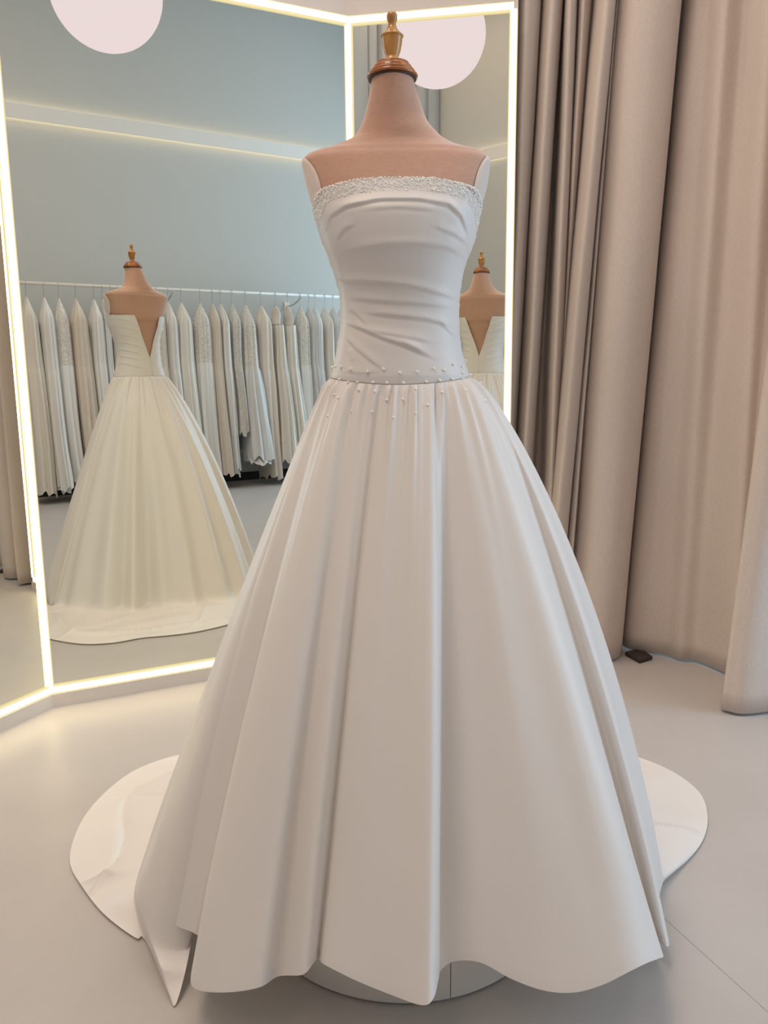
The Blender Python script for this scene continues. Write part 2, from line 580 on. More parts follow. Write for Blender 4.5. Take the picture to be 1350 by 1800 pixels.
# rail for both, hung on rods from the ceiling
t = thing('curtain_rail', 'slim curved curtain rail carrying the two taupe curtains', 'rail', (1.4, 3.4, 3.4))
MB().tube([(0.58, 3.62, 3.41), (0.95, 3.58, 3.41), (1.2, 3.52, 3.41), (1.42, 3.32, 3.41), (1.6, 3.06, 3.41), (1.85, 2.99, 3.41), (2.8, 2.98, 3.41)], 0.014, 10).build('rail_tube', M_white, t)
for x, y in ((0.95, 3.58), (1.6, 3.06), (2.75, 2.98)):
    MB().tube([(x, y, 3.42), (x, y, CEIL)], 0.006, 8).build('hanging_rod', M_white, t)
adopt(t)
# dark plate on the floor between the curtains
fp = MB().prism([(1.1044, 3.5160), (1.1378, 3.4057), (1.2124, 3.4539), (1.1941, 3.5668)], 0.0005, 0.018).build('floor_plate', M_dark)
bevel(tag(fp, 'small dark brown plate on the floor in the gap between the taupe curtains', 'plate'), 0.003)

# grey curtain on the left wall, seen in the narrow mirror
dl = np.array([-0.3536, 0.9354])
nl = np.array([0.9354, 0.3536])
rows = []
rng = random.Random(4)
s = 0.06
while s < 4.2:
    wd = rng.choice((0.07, 0.16, 0.20, 0.12))
    o = 0.26 + rng.uniform(-0.03, 0.03)
    for ds, oo in ((0.0, 0.05), (0.018, o - 0.03), (0.05, o), (0.05 + wd * 0.5, o + 0.015), (0.05 + wd, o), (0.082 + wd, o - 0.03)):
        p = np.array(L0) + dl * (s + ds) + nl * oo
        rows.append(((p[0], p[1], 5.4), (p[0], p[1], 0.0)))
    s += 0.10 + wd
_z = CZ1
CZ1 = 5.5
curtain('blue-grey pleated curtain seen behind the mannequin\'s wooden neck finial in the narrow mirror', rows, 5, M_curtain2)
CZ1 = _z

# ---------------------------------------------------------------- podium
PC, PR, PH = (0.037, 1.817), 0.357, 0.12
t = thing('display_podium', 'low round pale display podium under the wedding dress', 'podium', (PC[0], PC[1], 0))
MB().lathe([(PR - 0.012, 0.001), (PR - 0.012, 0.10)], *PC, 72).build('core', M_joint, t)
seam = -PI / 2 + math.radians(15)
for k in range(3):
    a0, a1 = seam + k * 2 * PI / 3 + 0.0022, seam + (k + 1) * 2 * PI / 3 - 0.0022
    P = []
    for r, z in ((PR - 0.011, 0.006), (PR, 0.006), (PR, 0.103), (PR - 0.011, 0.103)):
        P.append([(PC[0] + r * math.cos(a), PC[1] + r * math.sin(a), z) for a in np.linspace(a0, a1, 40)])
    grid('side_panel', P, M_pod, t, smooth=False)
MB().lathe([(PR, 0.104), (PR + 0.002, 0.108), (PR + 0.002, 0.118), (PR, PH)], *PC, 72).build('top_plate', M_pod, t)
adopt(t)

# ---------------------------------------------------------------- dress form
MX, MY = 0.03, 1.8024


def ring(cx, cy, a, b, z, e=2.0, n=96, th=None):
    th = np.linspace(-PI, PI, n, endpoint=False) if th is None else th
    s, c = np.sin(th), np.cos(th)
    x = cx + a * np.sign(s) * np.abs(s) ** (2 / e)
    y = cy - b * np.sign(c) * np.abs(c) ** (2 / e)
    return np.stack([x, y, np.full_like(x, z)], 1)


# (left silhouette, right silhouette, half depth, depth shift, roundness) from hip to neck
body = [  # left x, right x, z, half depth, y centre shift, exponent
    ((-0.1156, 1.8000, 1.2430), (0.1966, 1.8000, 1.2525), 0.122, 0.0, 2.1),
    ((-0.1043, 1.8000, 1.2991), (0.1810, 1.8000, 1.3001), 0.116, 0.0, 2.1),
    ((-0.0945, 1.8000, 1.3510), (0.1693, 1.8000, 1.3485), 0.108, 0.0, 2.1),
    ((-0.0845, 1.8000, 1.4158), (0.1627, 1.8000, 1.4134), 0.101, 0.0, 2.1),
    ((-0.0874, 1.8000, 1.4642), (0.1648, 1.8000, 1.4775), 0.104, -0.003, 2.1),
    ((-0.1014, 1.8000, 1.5087), (0.1743, 1.8000, 1.5335), 0.112, -0.006, 2.15),
    ((-0.1152, 1.8000, 1.5540), (0.1888, 1.8000, 1.5688), 0.120, -0.008, 2.2),
    ((-0.1336, 1.8000, 1.6129), (0.2030, 1.8000, 1.6215), 0.122, -0.006, 2.25),
    ((-0.1437, 1.8000, 1.6468), (0.2124, 1.8000, 1.6505), 0.116, 0.0, 2.35),
    ((-0.1538, 1.8000, 1.6827), (0.2229, 1.8000, 1.6874), 0.106, 0.008, 2.5),
    ((-0.1626, 1.8000, 1.7173), (0.2297, 1.8000, 1.7251), 0.096, 0.018, 2.6),
    ((-0.1680, 1.8000, 1.7390), (0.2331, 1.8000, 1.7468), 0.090, 0.024, 2.6),
    ((-0.1653, 1.8000, 1.7493), (0.2305, 1.8000, 1.7581), 0.084, 0.027, 2.5),
    ((-0.1531, 1.8000, 1.7571), (0.2208, 1.8000, 1.7662), 0.080, 0.029, 2.4),
    ((-0.1287, 1.8000, 1.7659), (0.1942, 1.8000, 1.7721), 0.076, 0.031, 2.2),
    ((-0.1044, 1.8000, 1.7759), (0.1676, 1.8000, 1.7791), 0.072, 0.032, 2.1),
    ((-0.0765, 1.8000, 1.7881), (0.1459, 1.8000, 1.7872), 0.070, 0.032, 2.0),
    ((-0.0571, 1.8000, 1.8003), (0.1291, 1.8000, 1.7975), 0.068, 0.031, 2.0),
    ((-0.0399, 1.8000, 1.8282), (0.1026, 1.8000, 1.8258), 0.062, 0.028, 2.0),
    ((-0.0286, 1.8000, 1.8627), (0.0883, 1.8000, 1.8605), 0.057, 0.022, 2.0),
    ((-0.0223, 1.8000, 1.8903), (0.0776, 1.8000, 1.8894), 0.052, 0.016, 2.0),
    ((-0.0197, 1.8000, 1.9046), (0.0729, 1.8000, 1.9038), 0.049, 0.012, 2.0),
]
ctl = np.array([[(l[0] + r[0]) / 2, MY + sh, (r[0] - l[0]) / 2, d, (l[2] + r[2]) / 2, e] for l, r, d, sh, e in body])
prof = catmull(ctl, [6] * (len(ctl) - 1))
form = thing('dress_form', 'tan linen dress form with a turned wood neck finial wearing the white gown', 'mannequin', (PC[0], PC[1], PH))
G = [ring(r[0], r[1], r[2] - (0.0075 if r[4] < 1.6 else 0.002 + 0.0055 * max(0, (1.66 - r[4]) / 0.06)), r[3] - (0.006 if r[4] < 1.6 else 0.0), r[4], r[5], 112) for r in prof]
grid('torso', G, M_form, form, closed=True, caps=True)
ncx, ncy = float(prof[-1][0]), float(prof[-1][1])
nz = float(prof[-1][4])
# turned cap: dark gasket, stepped base, then the urn-shaped finial
MB().lathe([(0.048, nz - 0.001), (0.0505, nz), (0.0505, nz + 0.003), (0.048, nz + 0.0035)], ncx, ncy, 64).build('gasket', M_dark, form, True)
cap = [(0.047, 0.0036), (0.0525, 0.004), (0.0535, 0.0065), (0.0530, 0.0090), (0.0500, 0.0105), (0.0480, 0.0110), (0.0488, 0.0135), (0.0480, 0.0160),
       (0.0455, 0.0170), (0.0440, 0.0172), (0.0435, 0.0205), (0.0415, 0.0245), (0.0380, 0.0272), (0.0355, 0.0280), (0.0360, 0.0295), (0.0352, 0.0320),
       (0.0330, 0.0328), (0.0005, 0.0330)]
MB().lathe([(r, nz + z) for r, z in cap], ncx, ncy, 64).build('neck_cap', M_wood, form, True)
fin = [(0.0170, 1.9408), (0.0182, 1.9425), (0.0180, 1.9455), (0.0150, 1.9500), (0.0128, 1.9530), (0.0135, 1.9550), (0.0172, 1.9640), (0.0203, 1.9770),
       (0.0218, 1.9890), (0.0222, 1.9915), (0.0236, 1.9922), (0.0238, 1.9940), (0.0225, 1.9955), (0.0175, 2.0000), (0.0125, 2.0055), (0.0092, 2.0115),
       (0.0080, 2.0165), (0.0088, 2.0205), (0.0110, 2.0255), (0.0117, 2.0305), (0.0110, 2.0350), (0.0085, 2.0382), (0.0040, 2.0394), (0.0004, 2.0396)]
MB().lathe([(r, nz + z - 1.9082) for r, z in fin], ncx, ncy, 48).build('finial', M_wood2, form, True)
# pale cloth plates closing the cut-off arms


def prof_at(z):
    k = np.argsort(prof[:, 4])
    return [np.interp(z, prof[k, 4], prof[k, i]) for i in (0, 1, 2, 3, 5)]


for sg in (-1, 1):
    zc_, hz, ht = 1.684, 0.064, 0.38
    P = []
    for r in np.linspace(0.02, 1, 14):
        row = []
        for a in np.linspace(0, 2 * PI, 48, endpoint=False):
            z = zc_ + hz * r * math.sin(a)
            th = sg * (PI / 2 - 0.24) + ht * r * math.cos(a)
            cx, cy, aa, bb, e = prof_at(z)
            sx, c = math.sin(th), math.cos(th)
            px = aa * math.copysign(abs(sx) ** (2 / e), sx)
            py = -bb * math.copysign(abs(c) ** (2 / e), c)
            n = np.array((px / aa ** 2, py / bb ** 2))
            n /= np.linalg.norm(n)
            o_ = 0.0035 * min(1, (1 - r) * 8 + 0.15)
            row.append((cx + px + n[0] * o_, cy + py + n[1] * o_, z))
        P.append(row)
    tag(grid('arm_cap', P, M_armcap, form, closed=True), 'pale cloth plate closing the cut-off arm')
MB().tube([(PC[0], MY, PH + 0.02), (PC[0], MY, 1.25)], 0.016, 16).build('stand_pole', M_steel, form)
MB().lathe([(0.16, PH + 0.001), (0.16, PH + 0.012), (0.03, PH + 0.022)], PC[0], MY, 48).build('base_plate', M_steel, form)
adopt(form)

# ---------------------------------------------------------------- wedding gown
gown = thing('wedding_gown', 'strapless white wedding gown with ruched bodice and long train on the dress form', 'dress', (PC[0], PC[1], 0.0))

# --- bodice: shell around the torso, seam -> neckline, open in a V at the back
bod = [  # outer silhouette of the bodice
    ((-0.1147, 1.8000, 1.2880), (0.1912, 1.8000, 1.2951), 0.124, 0.0, 2.1),
    ((-0.1008, 1.8000, 1.3511), (0.1744, 1.8000, 1.3485), 0.114, 0.0, 2.1),
    ((-0.0908, 1.8000, 1.4158), (0.1689, 1.8000, 1.4134), 0.107, 0.0, 2.1),
    ((-0.0936, 1.8000, 1.4642), (0.1710, 1.8000, 1.4774), 0.110, -0.003, 2.1),
    ((-0.1076, 1.8000, 1.5087), (0.1804, 1.8000, 1.5358), 0.119, -0.006, 2.15),
    ((-0.1226, 1.8000, 1.5540), (0.1961, 1.8000, 1.5723), 0.127, -0.008, 2.2),
    ((-0.1397, 1.8000, 1.6130), (0.2091, 1.8000, 1.6238), 0.129, -0.006, 2.25),
    ((-0.1474, 1.8000, 1.6468), (0.2161, 1.8000, 1.6504), 0.122, 0.0, 2.35),
    ((-0.1574, 1.8000, 1.6828), (0.2266, 1.8000, 1.6873), 0.112, 0.008, 2.5),
    ((-0.1650, 1.8000, 1.7173), (0.2334, 1.8000, 1.7251), 0.102, 0.018, 2.6),
]
bctl = np.array([[(l[2] + r[2]) / 2, (l[0] + r[0]) / 2, MY + sh, (r[0] - l[0]) / 2, d, e] for l, r, d, sh, e in bod])
bprof = catmull(bctl, [10] * (len(bctl) - 1))


def bod_at(z):
    return [np.interp(z, bprof[:, 0], bprof[:, i]) for i in range(1, 6)]


Z_TOP_F = (0.0292, 1.6900, 1.6837)[2]
Z_TOP_S = (0.2090, 1.8000, 1.6296)[2]
Z_SEAM = 1.287
Z_V, Z_TOP_B = 1.392, 1.632


def neck_z(th):
    a = abs(th)
    if a < 0.75:
        return Z_TOP_F - 0.012 * (a / 0.75) ** 2
    if a < 1.75:
        k = (a - 0.75) / 1.0
        k = k * k * (3 - 2 * k)
        return (Z_TOP_F - 0.012) * (1 - k) + Z_TOP_S * k
    k = (a - 1.75) / (PI - 1.75)
    return Z_TOP_S * (1 - k) + Z_TOP_B * k


def seam_z(th):
    return Z_SEAM - 0.014 * max(0.0, math.cos(th)) ** 2


# ruching lines on the front in (x, z), with height of the fold
RUCH = [
    (3.2, [(-0.1146, 1.5932), (-0.1050, 1.6130), (-0.0712, 1.6302), (-0.0008, 1.6405), (0.0728, 1.6398), (0.1350, 1.6316), (0.1628, 1.6105), (0.1780, 1.5817), (0.1818, 1.5539)]),
    (2.0, [(-0.0821, 1.5418), (-0.0448, 1.5482), (0.0111, 1.5532), (0.0726, 1.5527), (0.1353, 1.5487), (0.1749, 1.5350)]),
    (2.6, [(-0.1015, 1.5028), (-0.0772, 1.4901), (-0.0141, 1.4828), (0.0537, 1.4753), (0.1099, 1.4624), (0.1627, 1.4516)]),
    (1.6, [(-0.0778, 1.4562), (-0.0146, 1.4465), (0.0418, 1.4414), (0.1570, 1.4334)]),
    (2.2, [(-0.0407, 1.4239), (0.0228, 1.4164), (0.0911, 1.4089), (0.1584, 1.3921)]),
    (2.6, [(-0.0846, 1.4071), (-0.0412, 1.3906), (-0.0036, 1.3729), (0.0532, 1.3538), (0.1101, 1.3276)]),
    (1.8, [(-0.0815, 1.3817), (-0.0536, 1.3502), (-0.0160, 1.3195), (0.0029, 1.3064)]),
    (1.5, [(-0.0282, 1.3870), (0.0249, 1.3772), (0.1041, 1.3614)]),
    (1.4, [(-0.0746, 1.4368), (-0.0525, 1.4217), (-0.0281, 1.3962)]),
    (1.3, [(-0.0726, 1.3503), (-0.0636, 1.3199)]),
    (1.5, [(0.0343, 1.3656), (0.0816, 1.3431)]),
    (1.2, [(-0.0345, 1.6200), (0.0347, 1.6238), (0.1154, 1.6186)]),
    (1.3, [(-0.0932, 1.5675), (-0.0754, 1.5873), (-0.0522, 1.5948)]),
    (1.5, [(0.1039, 1.5879), (0.1503, 1.5742), (0.1805, 1.5595)]),
    (1.2, [(-0.0865, 1.3049), (-0.0508, 1.2987), (-0.0091, 1.3018)]),
    (1.3, [(0.1159, 1.4075), (0.1574, 1.3725)]),
]
# and on the back: soft folds rising to the side seams
BACKR = []
for k in range(7):
    z0 = 1.345 + 0.04 * k
    BACKR.append((1.4, [(-0.15, z0 + 0.035), (-0.06, z0 + 0.006), (-0.01, z0 - 0.012)]))
    BACKR.append((1.4, [(0.22, z0 + 0.035), (0.13, z0 + 0.006), (0.08, z0 - 0.012)]))


def crease(lines, x, z):
    d = np.zeros_like(x)
    for amp, pts in lines:
        best = np.full_like(x, 9.0)
        side = np.zeros_like(x)
        endf = np.ones_like(x)
        pts = [np.array(p) for p in pts]
        tot = sum(np.linalg.norm(pts[i + 1] - pts[i]) for i in range(len(pts) - 1))
        acc = 0.0
        for i in range(len(pts) - 1):
            a, b = pts[i], pts[i + 1]
            ab = b - a
            L = np.linalg.norm(ab)
            tt = np.clip(((x - a[0]) * ab[0] + (z - a[1]) * ab[1]) / L ** 2, 0, 1)
            qx, qz = a[0] + ab[0] * tt, a[1] + ab[1] * tt
            dist = np.hypot(x - qx, z - qz)
            sg = np.sign((x - a[0]) * ab[1] - (z - a[1]) * ab[0])     # + below the line
            pos = (acc + tt * L) / tot
            m = dist < best
            best = np.where(m, dist, best)
            side = np.where(m, sg, side)
            endf = np.where(m, np.clip(np.minimum(pos, 1 - pos) * 5, 0.15, 1), endf)
            acc += L
        up = np.exp(-(best / 0.011) ** 2)
        dn = np.exp(-(best / 0.0035) ** 2)
        d += amp * 0.0012 * endf * np.where(side < 0, up, 1.25 * dn - 0.35 * np.exp(-((best - 0.006) / 0.005) ** 2))
    return d


NT, NZ = 420, 150
B = np.zeros((NZ, NT, 3))
N2 = np.zeros((NZ, NT, 2))
ss = np.linspace(0, 1, NZ)
us = np.linspace(-1, 1, NT)
for i, s in enumerate(ss):
    for j, uu in enumerate(us):
        th = uu * PI
        zt = neck_z(th)
        z = seam_z(th) + (zt - seam_z(th)) * s
        cx, cy, a, b, e = bod_at(z)
        if z > Z_V:                              # V opening: squeeze the columns away from the centre back
            gap = math.asin(min(0.9, (z - Z_V) / (Z_TOP_B - Z_V) * 0.078 / a))
            th = uu * (PI - gap)
        sx, c = math.sin(th), math.cos(th)
        px = a * math.copysign(abs(sx) ** (2 / e), sx)
        py = -b * math.copysign(abs(c) ** (2 / e), c)
        B[i, j] = (cx + px, cy + py, z)
        n = np.array((px / a ** 2, py / b ** 2))
        N2[i, j] = n / np.linalg.norm(n)
front = B[:, :, 1] < MY
disp = np.where(front, crease(RUCH, B[:, :, 0], B[:, :, 2]), crease(BACKR, B[:, :, 0], B[:, :, 2]))
edge = np.clip(np.minimum(ss, 1 - ss) * 18, 0, 1)[:, None]
disp = disp * edge
B[:, :, 0] += N2[:, :, 0] * disp
B[:, :, 1] += N2[:, :, 1] * disp
o = grid('bodice', B, M_dress, gown)
so = o.modifiers.new('cloth', 'SOLIDIFY')
so.thickness, so.offset = 0.0025, -1
# zip seam down the centre back below the V
zc = bod_at(1.34)
zp = MB()
zz = np.linspace(Z_SEAM + 0.002, Z_V, 8)
pts = [(bod_at(z)[0], bod_at(z)[1] + bod_at(z)[3] + 0.0015, z) for z in zz]
zp.tube(pts, 0.0018, 8).build('back_zip', M_dress, gown, True)

# --- beaded band along the neckline: thousands of tiny beads, one part
rng = random.Random(11)
ico_v = []
ph = (1 + 5 ** 0.5) / 2
for a, b in ((-1, ph), (1, ph), (-1, -ph), (1, -ph)):
    ico_v += [(a, b, 0), (0, a, b), (b, 0, a)]
ico_v = np.array(ico_v) / math.hypot(1, ph)
from itertools import combinations
el = min(np.linalg.norm(ico_v[0] - ico_v[k]) for k in range(1, 12))
ico_f = [c for c in combinations(range(12), 3) if all(abs(np.linalg.norm(ico_v[a] - ico_v[b]) - el) < 1e-3 for a, b in combinations(c, 2))]
ico_f = [c if np.dot(np.cross(ico_v[c[1]] - ico_v[c[0]], ico_v[c[2]] - ico_v[c[0]]), ico_v[c[0]]) > 0 else (c[0], c[2], c[1]) for c in ico_f]


def surf_bod(th, z, out=0.0):
    cx, cy, a, b, e = bod_at(z)
    sx, c = math.sin(th), math.cos(th)
    px = a * math.copysign(abs(sx) ** (2 / e), sx)
    py = -b * math.copysign(abs(c) ** (2 / e), c)
    n = np.array((px / a ** 2, py / b ** 2))
    n /= np.linalg.norm(n)
    return np.array((cx + px + n[0] * out, cy + py + n[1] * out, z))


bv, bf = [], []


def bead(p, r):
    k = len(bv)
    bv.extend(p + ico_v * r)
    bf.extend([(a + k, b + k, c + k) for a, b, c in ico_f])


for _ in range(3400):
    th = rng.uniform(-1.95, 1.95)
    w_ = 0.028 + 0.036 * min(1, max(0, (abs(th) - 0.8) / 0.7))
    v = rng.random() ** 1.5
    if abs(th) > 1.6 and rng.random() < (abs(th) - 1.6) * 2:
        continue
    bead(surf_bod(th, neck_z(th) + 0.001 - w_ * v, 0.0004), rng.uniform(0.0008, 0.0012) if rng.random() < 0.88 else rng.uniform(0.0018, 0.0024))
for k in range(150):                                # upper row stands on the edge
    th = -1.85 + 3.7 * k / 149 + rng.uniform(-0.008, 0.008)
    bead(surf_bod(th, neck_z(th) + rng.uniform(0.0, 0.003), 0.0), rng.uniform(0.0014, 0.0023))
o = mesh('beading', bv, bf, M_bead, gown, True)
tag(o, 'dense beaded band along the neckline', kind='stuff')

# --- skirt and train
def waist(px, th):
    cx, cy, a, b, e = bod_at(Z_SEAM)
    return surf_bod(th, seam_z(th), 0.001)


def wth(px):                                        # angle round the waist seam from a position across the front
    return math.asin(max(-1, min(1, (px - 703.5) / 121.0)))


# rays: (waist angle, knee / hem point, outer floor point or None, bow)
rays = []


def ray(px, K, T=None, bow=0.02, ex=0.72):
    rays.append((wth(px), np.array(K, float), None if T is None else np.array(T, float), bow, ex))


def fz(p, z=0.008):
    return (p[0], p[1], z)


# left side, from the flap that lies forward on the floor to the front
ray(582.6, (-0.6209, 1.7600, 0.0560), fz((-0.5737, 1.6643)), 0.014)
ray(583.2, (-0.5906, 1.6800, 0.1037), fz((-0.5325, 1.6032)), 0.014)
ray(584, (-0.5590, 1.6200, 0.1093), fz((-0.4668, 1.4906)), 0.016)
ray(585, (-0.5070, 1.5600, 0.0769), fz((-0.4424, 1.4657)), 0.018)
ray(587, (-0.4423, 1.5700, 0.0500), None, 0.02)
ray(590, (-0.4799, 1.6600, 0.0467), None, 0.02)
ray(591.5, (-0.5039, 1.6300, 0.1329), None, 0.02)
ray(593, (-0.4861, 1.5850, 0.1232), None, 0.021)
ray(595, (-0.4589, 1.5600, 0.1139), None, 0.022)
ray(597, (-0.4196, 1.5400, 0.1123), None, 0.024)
ray(599, (-0.4057, 1.5300, 0.0994), None, 0.026)
ray(601, (-0.4031, 1.4450, 0.0921), None, 0.028)
ray(604, (-0.3832, 1.4000, 0.0964), None, 0.028)
ray(614, (-0.3132, 1.3450, 0.1345), None, 0.026)
ray(627, (-0.2439, 1.3250, 0.1620), None, 0.024)
ray(640, (-0.2127, 1.3700, 0.1479), None, 0.02)
ray(651, (-0.1608, 1.3250, 0.1889), None, 0.016)
ray(664, (-0.1421, 1.3450, 0.1963), None, 0.012)
ray(670, (-0.1378, 1.3580, 0.1929), None, 0.010)
ray(673, (-0.1355, 1.3680, 0.1872), None, 0.009)
ray(676, (-0.1311, 1.3560, 0.1933), None, 0.011)
ray(680, (-0.1200, 1.3380, 0.1970), None, 0.014)
ray(696, (-0.0641, 1.3050, 0.1940), None, 0.020)
ray(722, (0.0091, 1.2750, 0.1859), None, 0.024)
ray(745, (0.0592, 1.2450, 0.1921), None, 0.024)
ray(756, (0.0800, 1.2550, 0.1968), None, 0.022)
ray(763, (0.0930, 1.3100, 0.1880), None, 0.018)
ray(766, (0.1015, 1.3550, 0.1707), None, 0.015)
ray(771, (0.1295, 1.3750, 0.1724), None, 0.016)
ray(776, (0.1765, 1.3550, 0.1858), None, 0.020, 0.65)
ray(781, (0.2309, 1.3200, 0.1792), None, 0.026, 0.6)
ray(787, (0.2888, 1.3000, 0.1706), None, 0.030, 0.55)
ray(793, (0.3423, 1.2950, 0.1707), None, 0.032, 0.52)
ray(799, (0.3950, 1.2980, 0.1842), None, 0.034, 0.5)
ray(804, (0.4502, 1.3100, 0.2032), None, 0.036, 0.5)
ray(808, (0.4881, 1.3350, 0.1989), None, 0.038, 0.5)
ray(810, (0.5233, 1.3750, 0.1743), None, 0.038, 0.5)
ray(811.5, (0.5573, 1.4350, 0.1303), None, 0.038, 0.5)
ray(813, (0.5720, 1.5100, 0.0924), None, 0.040, 0.52)
ray(815, (0.5900, 1.5800, 0.0563), None, 0.048, 0.55)
ray(818, (0.6025, 1.5450, 0.0656), None, 0.056, 0.62)
ray(820, (0.6212, 1.5750, 0.0529), None, 0.064, 0.68)
ray(822, (0.6370, 1.6800, 0.0521), None, 0.070, 0.75)
ray(823.5, (0.6650, 1.7600, 0.0391), fz((0.6888, 1.8326)), 0.074, 0.8)
# back: angle, fold radius, floor point of the train's edge
OUT = [(0.7060, 1.8529), (0.8180, 1.9556), (0.9190, 2.1008), (0.9679, 2.2983), (0.8925, 2.4752)]
outline = [np.array((0.7060, 1.8529)), np.array((0.8180, 1.9556)), np.array((0.9190, 2.1008)), np.array((0.9679, 2.2983)), np.array((0.8925, 2.4752)),
           np.array((0.70, 2.62)), np.array((0.42, 2.74)), np.array((0.10, 2.80)), np.array((-0.222, 2.786)), np.array((-0.435, 2.728)),
           np.array((-0.62, 2.60)), np.array((-0.734, 2.555)), np.array((-0.8483, 2.4329)), np.array((-0.8984, 2.2111)), np.array((-0.8721, 2.0089)),
           np.array((-0.8255, 1.9073)), np.array((-0.7320, 1.7919)), np.array((-0.6247, 1.6783)), np.array((-0.5892, 1.6626))]
NB = 28
oc = catmull(outline, [12] * (len(outline) - 1))
seglen = np.r_[0, np.cumsum(np.linalg.norm(np.diff(oc, axis=0), axis=1))]
rng = random.Random(21)
for k in range(NB):
    f = k / (NB - 1)
    th = PI / 2 + 0.02 + f * (PI - 0.04)
    sl = f * seglen[-1]
    T = np.array([np.interp(sl, seglen, oc[:, 0]), np.interp(sl, seglen, oc[:, 1])])
    base = np.array((0.07, 1.80))
    d = T - base
    R = np.linalg.norm(d)
    d /= R
    fold = (0.04 if k % 2 else -0.04) * rng.uniform(0.1, 1.2) * min(1, 6 * min(f, 1 - f) + 0.1)
    rk = 0.60 + 0.06 * math.sin(f * PI) + 0.045 * math.sin(f * 17.0) * math.sin(f * PI) + fold
    # at the two sides the knee follows the silhouettes that the front shows
    e0 = max(0, 1 - f / 0.22)
    e1 = max(0, 1 - (1 - f) / 0.22)
    rk = min(rk, R - 0.06)
    Kp = np.array((base[0] + d[0] * rk, base[1] + d[1] * rk, 0.035))
    if e0 > 0:
        Kp = Kp * (1 - e0) + np.array((0.6866, 1.8000, 0.0497)) * e0
    if e1 > 0:
        Kp = Kp * (1 - e1) + np.array((-0.6313, 1.8000, 0.0402)) * e1
    bow = 0.05 + 0.022 * e0 - 0.036 * e1
    rays.append((th, Kp, np.array((T[0], T[1], 0.008)), bow, 0.75))

NS, NTR = 84, 26
allr = []
for idx, (th, Kp, T, bow, ex) in enumerate(rays):
    Wp = surf_bod(((th + PI) % (2 * PI)) - PI, seam_z(th if th < PI else th - 2 * PI), 0.002)
    out = np.array((math.sin(th), -math.cos(th), 0.0))
    hv = Kp - Wp
    ho = np.array((hv[0], hv[1], 0))
    ho = ho / (np.linalg.norm(ho) + 1e-9)
    ts = np.linspace(0, 1, NS) ** 1.15
    sh = 4 * (ts ** ex) * (1 - ts ** ex)
    P = Wp + hv * ts[:, None] + (0.5 * out + 0.5 * ho) * (bow * sh)[:, None]
    P[:, 2] += 0.35 * bow * sh
    if T is None:
        q = np.linspace(0, 1, NTR + 1)[1:]
        upw = -hv / np.linalg.norm(hv)
        Q = Kp - ho * (0.0022 * np.minimum(1, q * 8))[:, None] + upw * (0.016 * q)[:, None]
    else:
        q = np.linspace(0, 1, NTR + 1)[1:][:, None]
        mid = (Kp + T) / 2
        mid[2] = min(Kp[2], 0.012) * 0.6
        if Kp[2] > 0.06:
            mid = Kp * 0.45 + T * 0.55
            mid[2] = Kp[2] * 0.36
        Q = Kp * (1 - q) ** 2 + 2 * mid * q * (1 - q) + T * q ** 2
    allr.append(np.concatenate([P, Q]))
allr = np.array(allr)                               # rays x rows x 3
hem = allr[:, NS - 1]
n = len(allr)
seg = []
for i in range(n):
    j = (i + 1) % n
    L = max(np.linalg.norm(hem[i] - hem[j]), np.linalg.norm(allr[i, -1] - allr[j, -1]))
    seg.append(int(max(5, min(22, L * 260))))
S = catmull(allr, seg, closed=True).transpose(1, 0, 2)          # rows x columns x 3
rows, cols = S.shape[:2]
# columns whose cloth runs on over the floor
fl_ray = np.array([0.0 if r[2] is None else 1.0 for r in rays])
onfl = []
for i in range(n):
    j = (i + 1) % n
    onfl += [fl_ray[i] * (1 - k / seg[i]) + fl_ray[j] * k / seg[i] for k in range(seg[i])]
onfl = np.array(onfl)
# smooth the knee where cloth turns on to the floor
for _ in range(8):
    a = S.copy()
    for r in range(NS - 9, NS + 9):
        S[r] += onfl[:, None] * (0.25 * a[r - 1] - 0.5 * a[r] + 0.25 * a[r + 1])
# fine gathers below the seam
cen = np.array((0.04, MY))
ang = np.arctan2(S[:, :, 0] - cen[0], -(S[:, :, 1] - cen[1]))
rng = np.random.RandomState(5)
wph = np.arctan2(S[0, :, 0] - cen[0], -(S[0, :, 1] - cen[1]))
gath = np.zeros(cols)
for fr, am in ((29, 0.45), (43, 0.6), (61, 0.45), (89, 0.2)):
    gath += am * np.sin(fr * wph + rng.rand() * 6.28)
tr = np.linspace(0, 1, NS) ** 1.15
env = np.zeros(rows)
env[:NS] = np.clip(tr / 0.012, 0, 1) * np.exp(-tr / 0.12)
g2 = np.zeros(cols)
for fr, am in ((16, 0.6), (23, 0.7), (34, 0.4)):
    g2 += am * np.sin(fr * wph + rng.rand() * 6.28)
env2 = np.zeros(rows)
env2[:NS] = np.clip(tr / 0.04, 0, 1) * np.exp(-tr / 0.26)
dirv = np.stack([np.sin(ang), -np.cos(ang)], 2)
dd = (env[:, None] * gath[None, :]) * 0.0062 + (env2[:, None] * g2[None, :]) * 0.0042
S[:, :, 0] += dirv[:, :, 0] * dd
S[:, :, 1] += dirv[:, :, 1] * dd
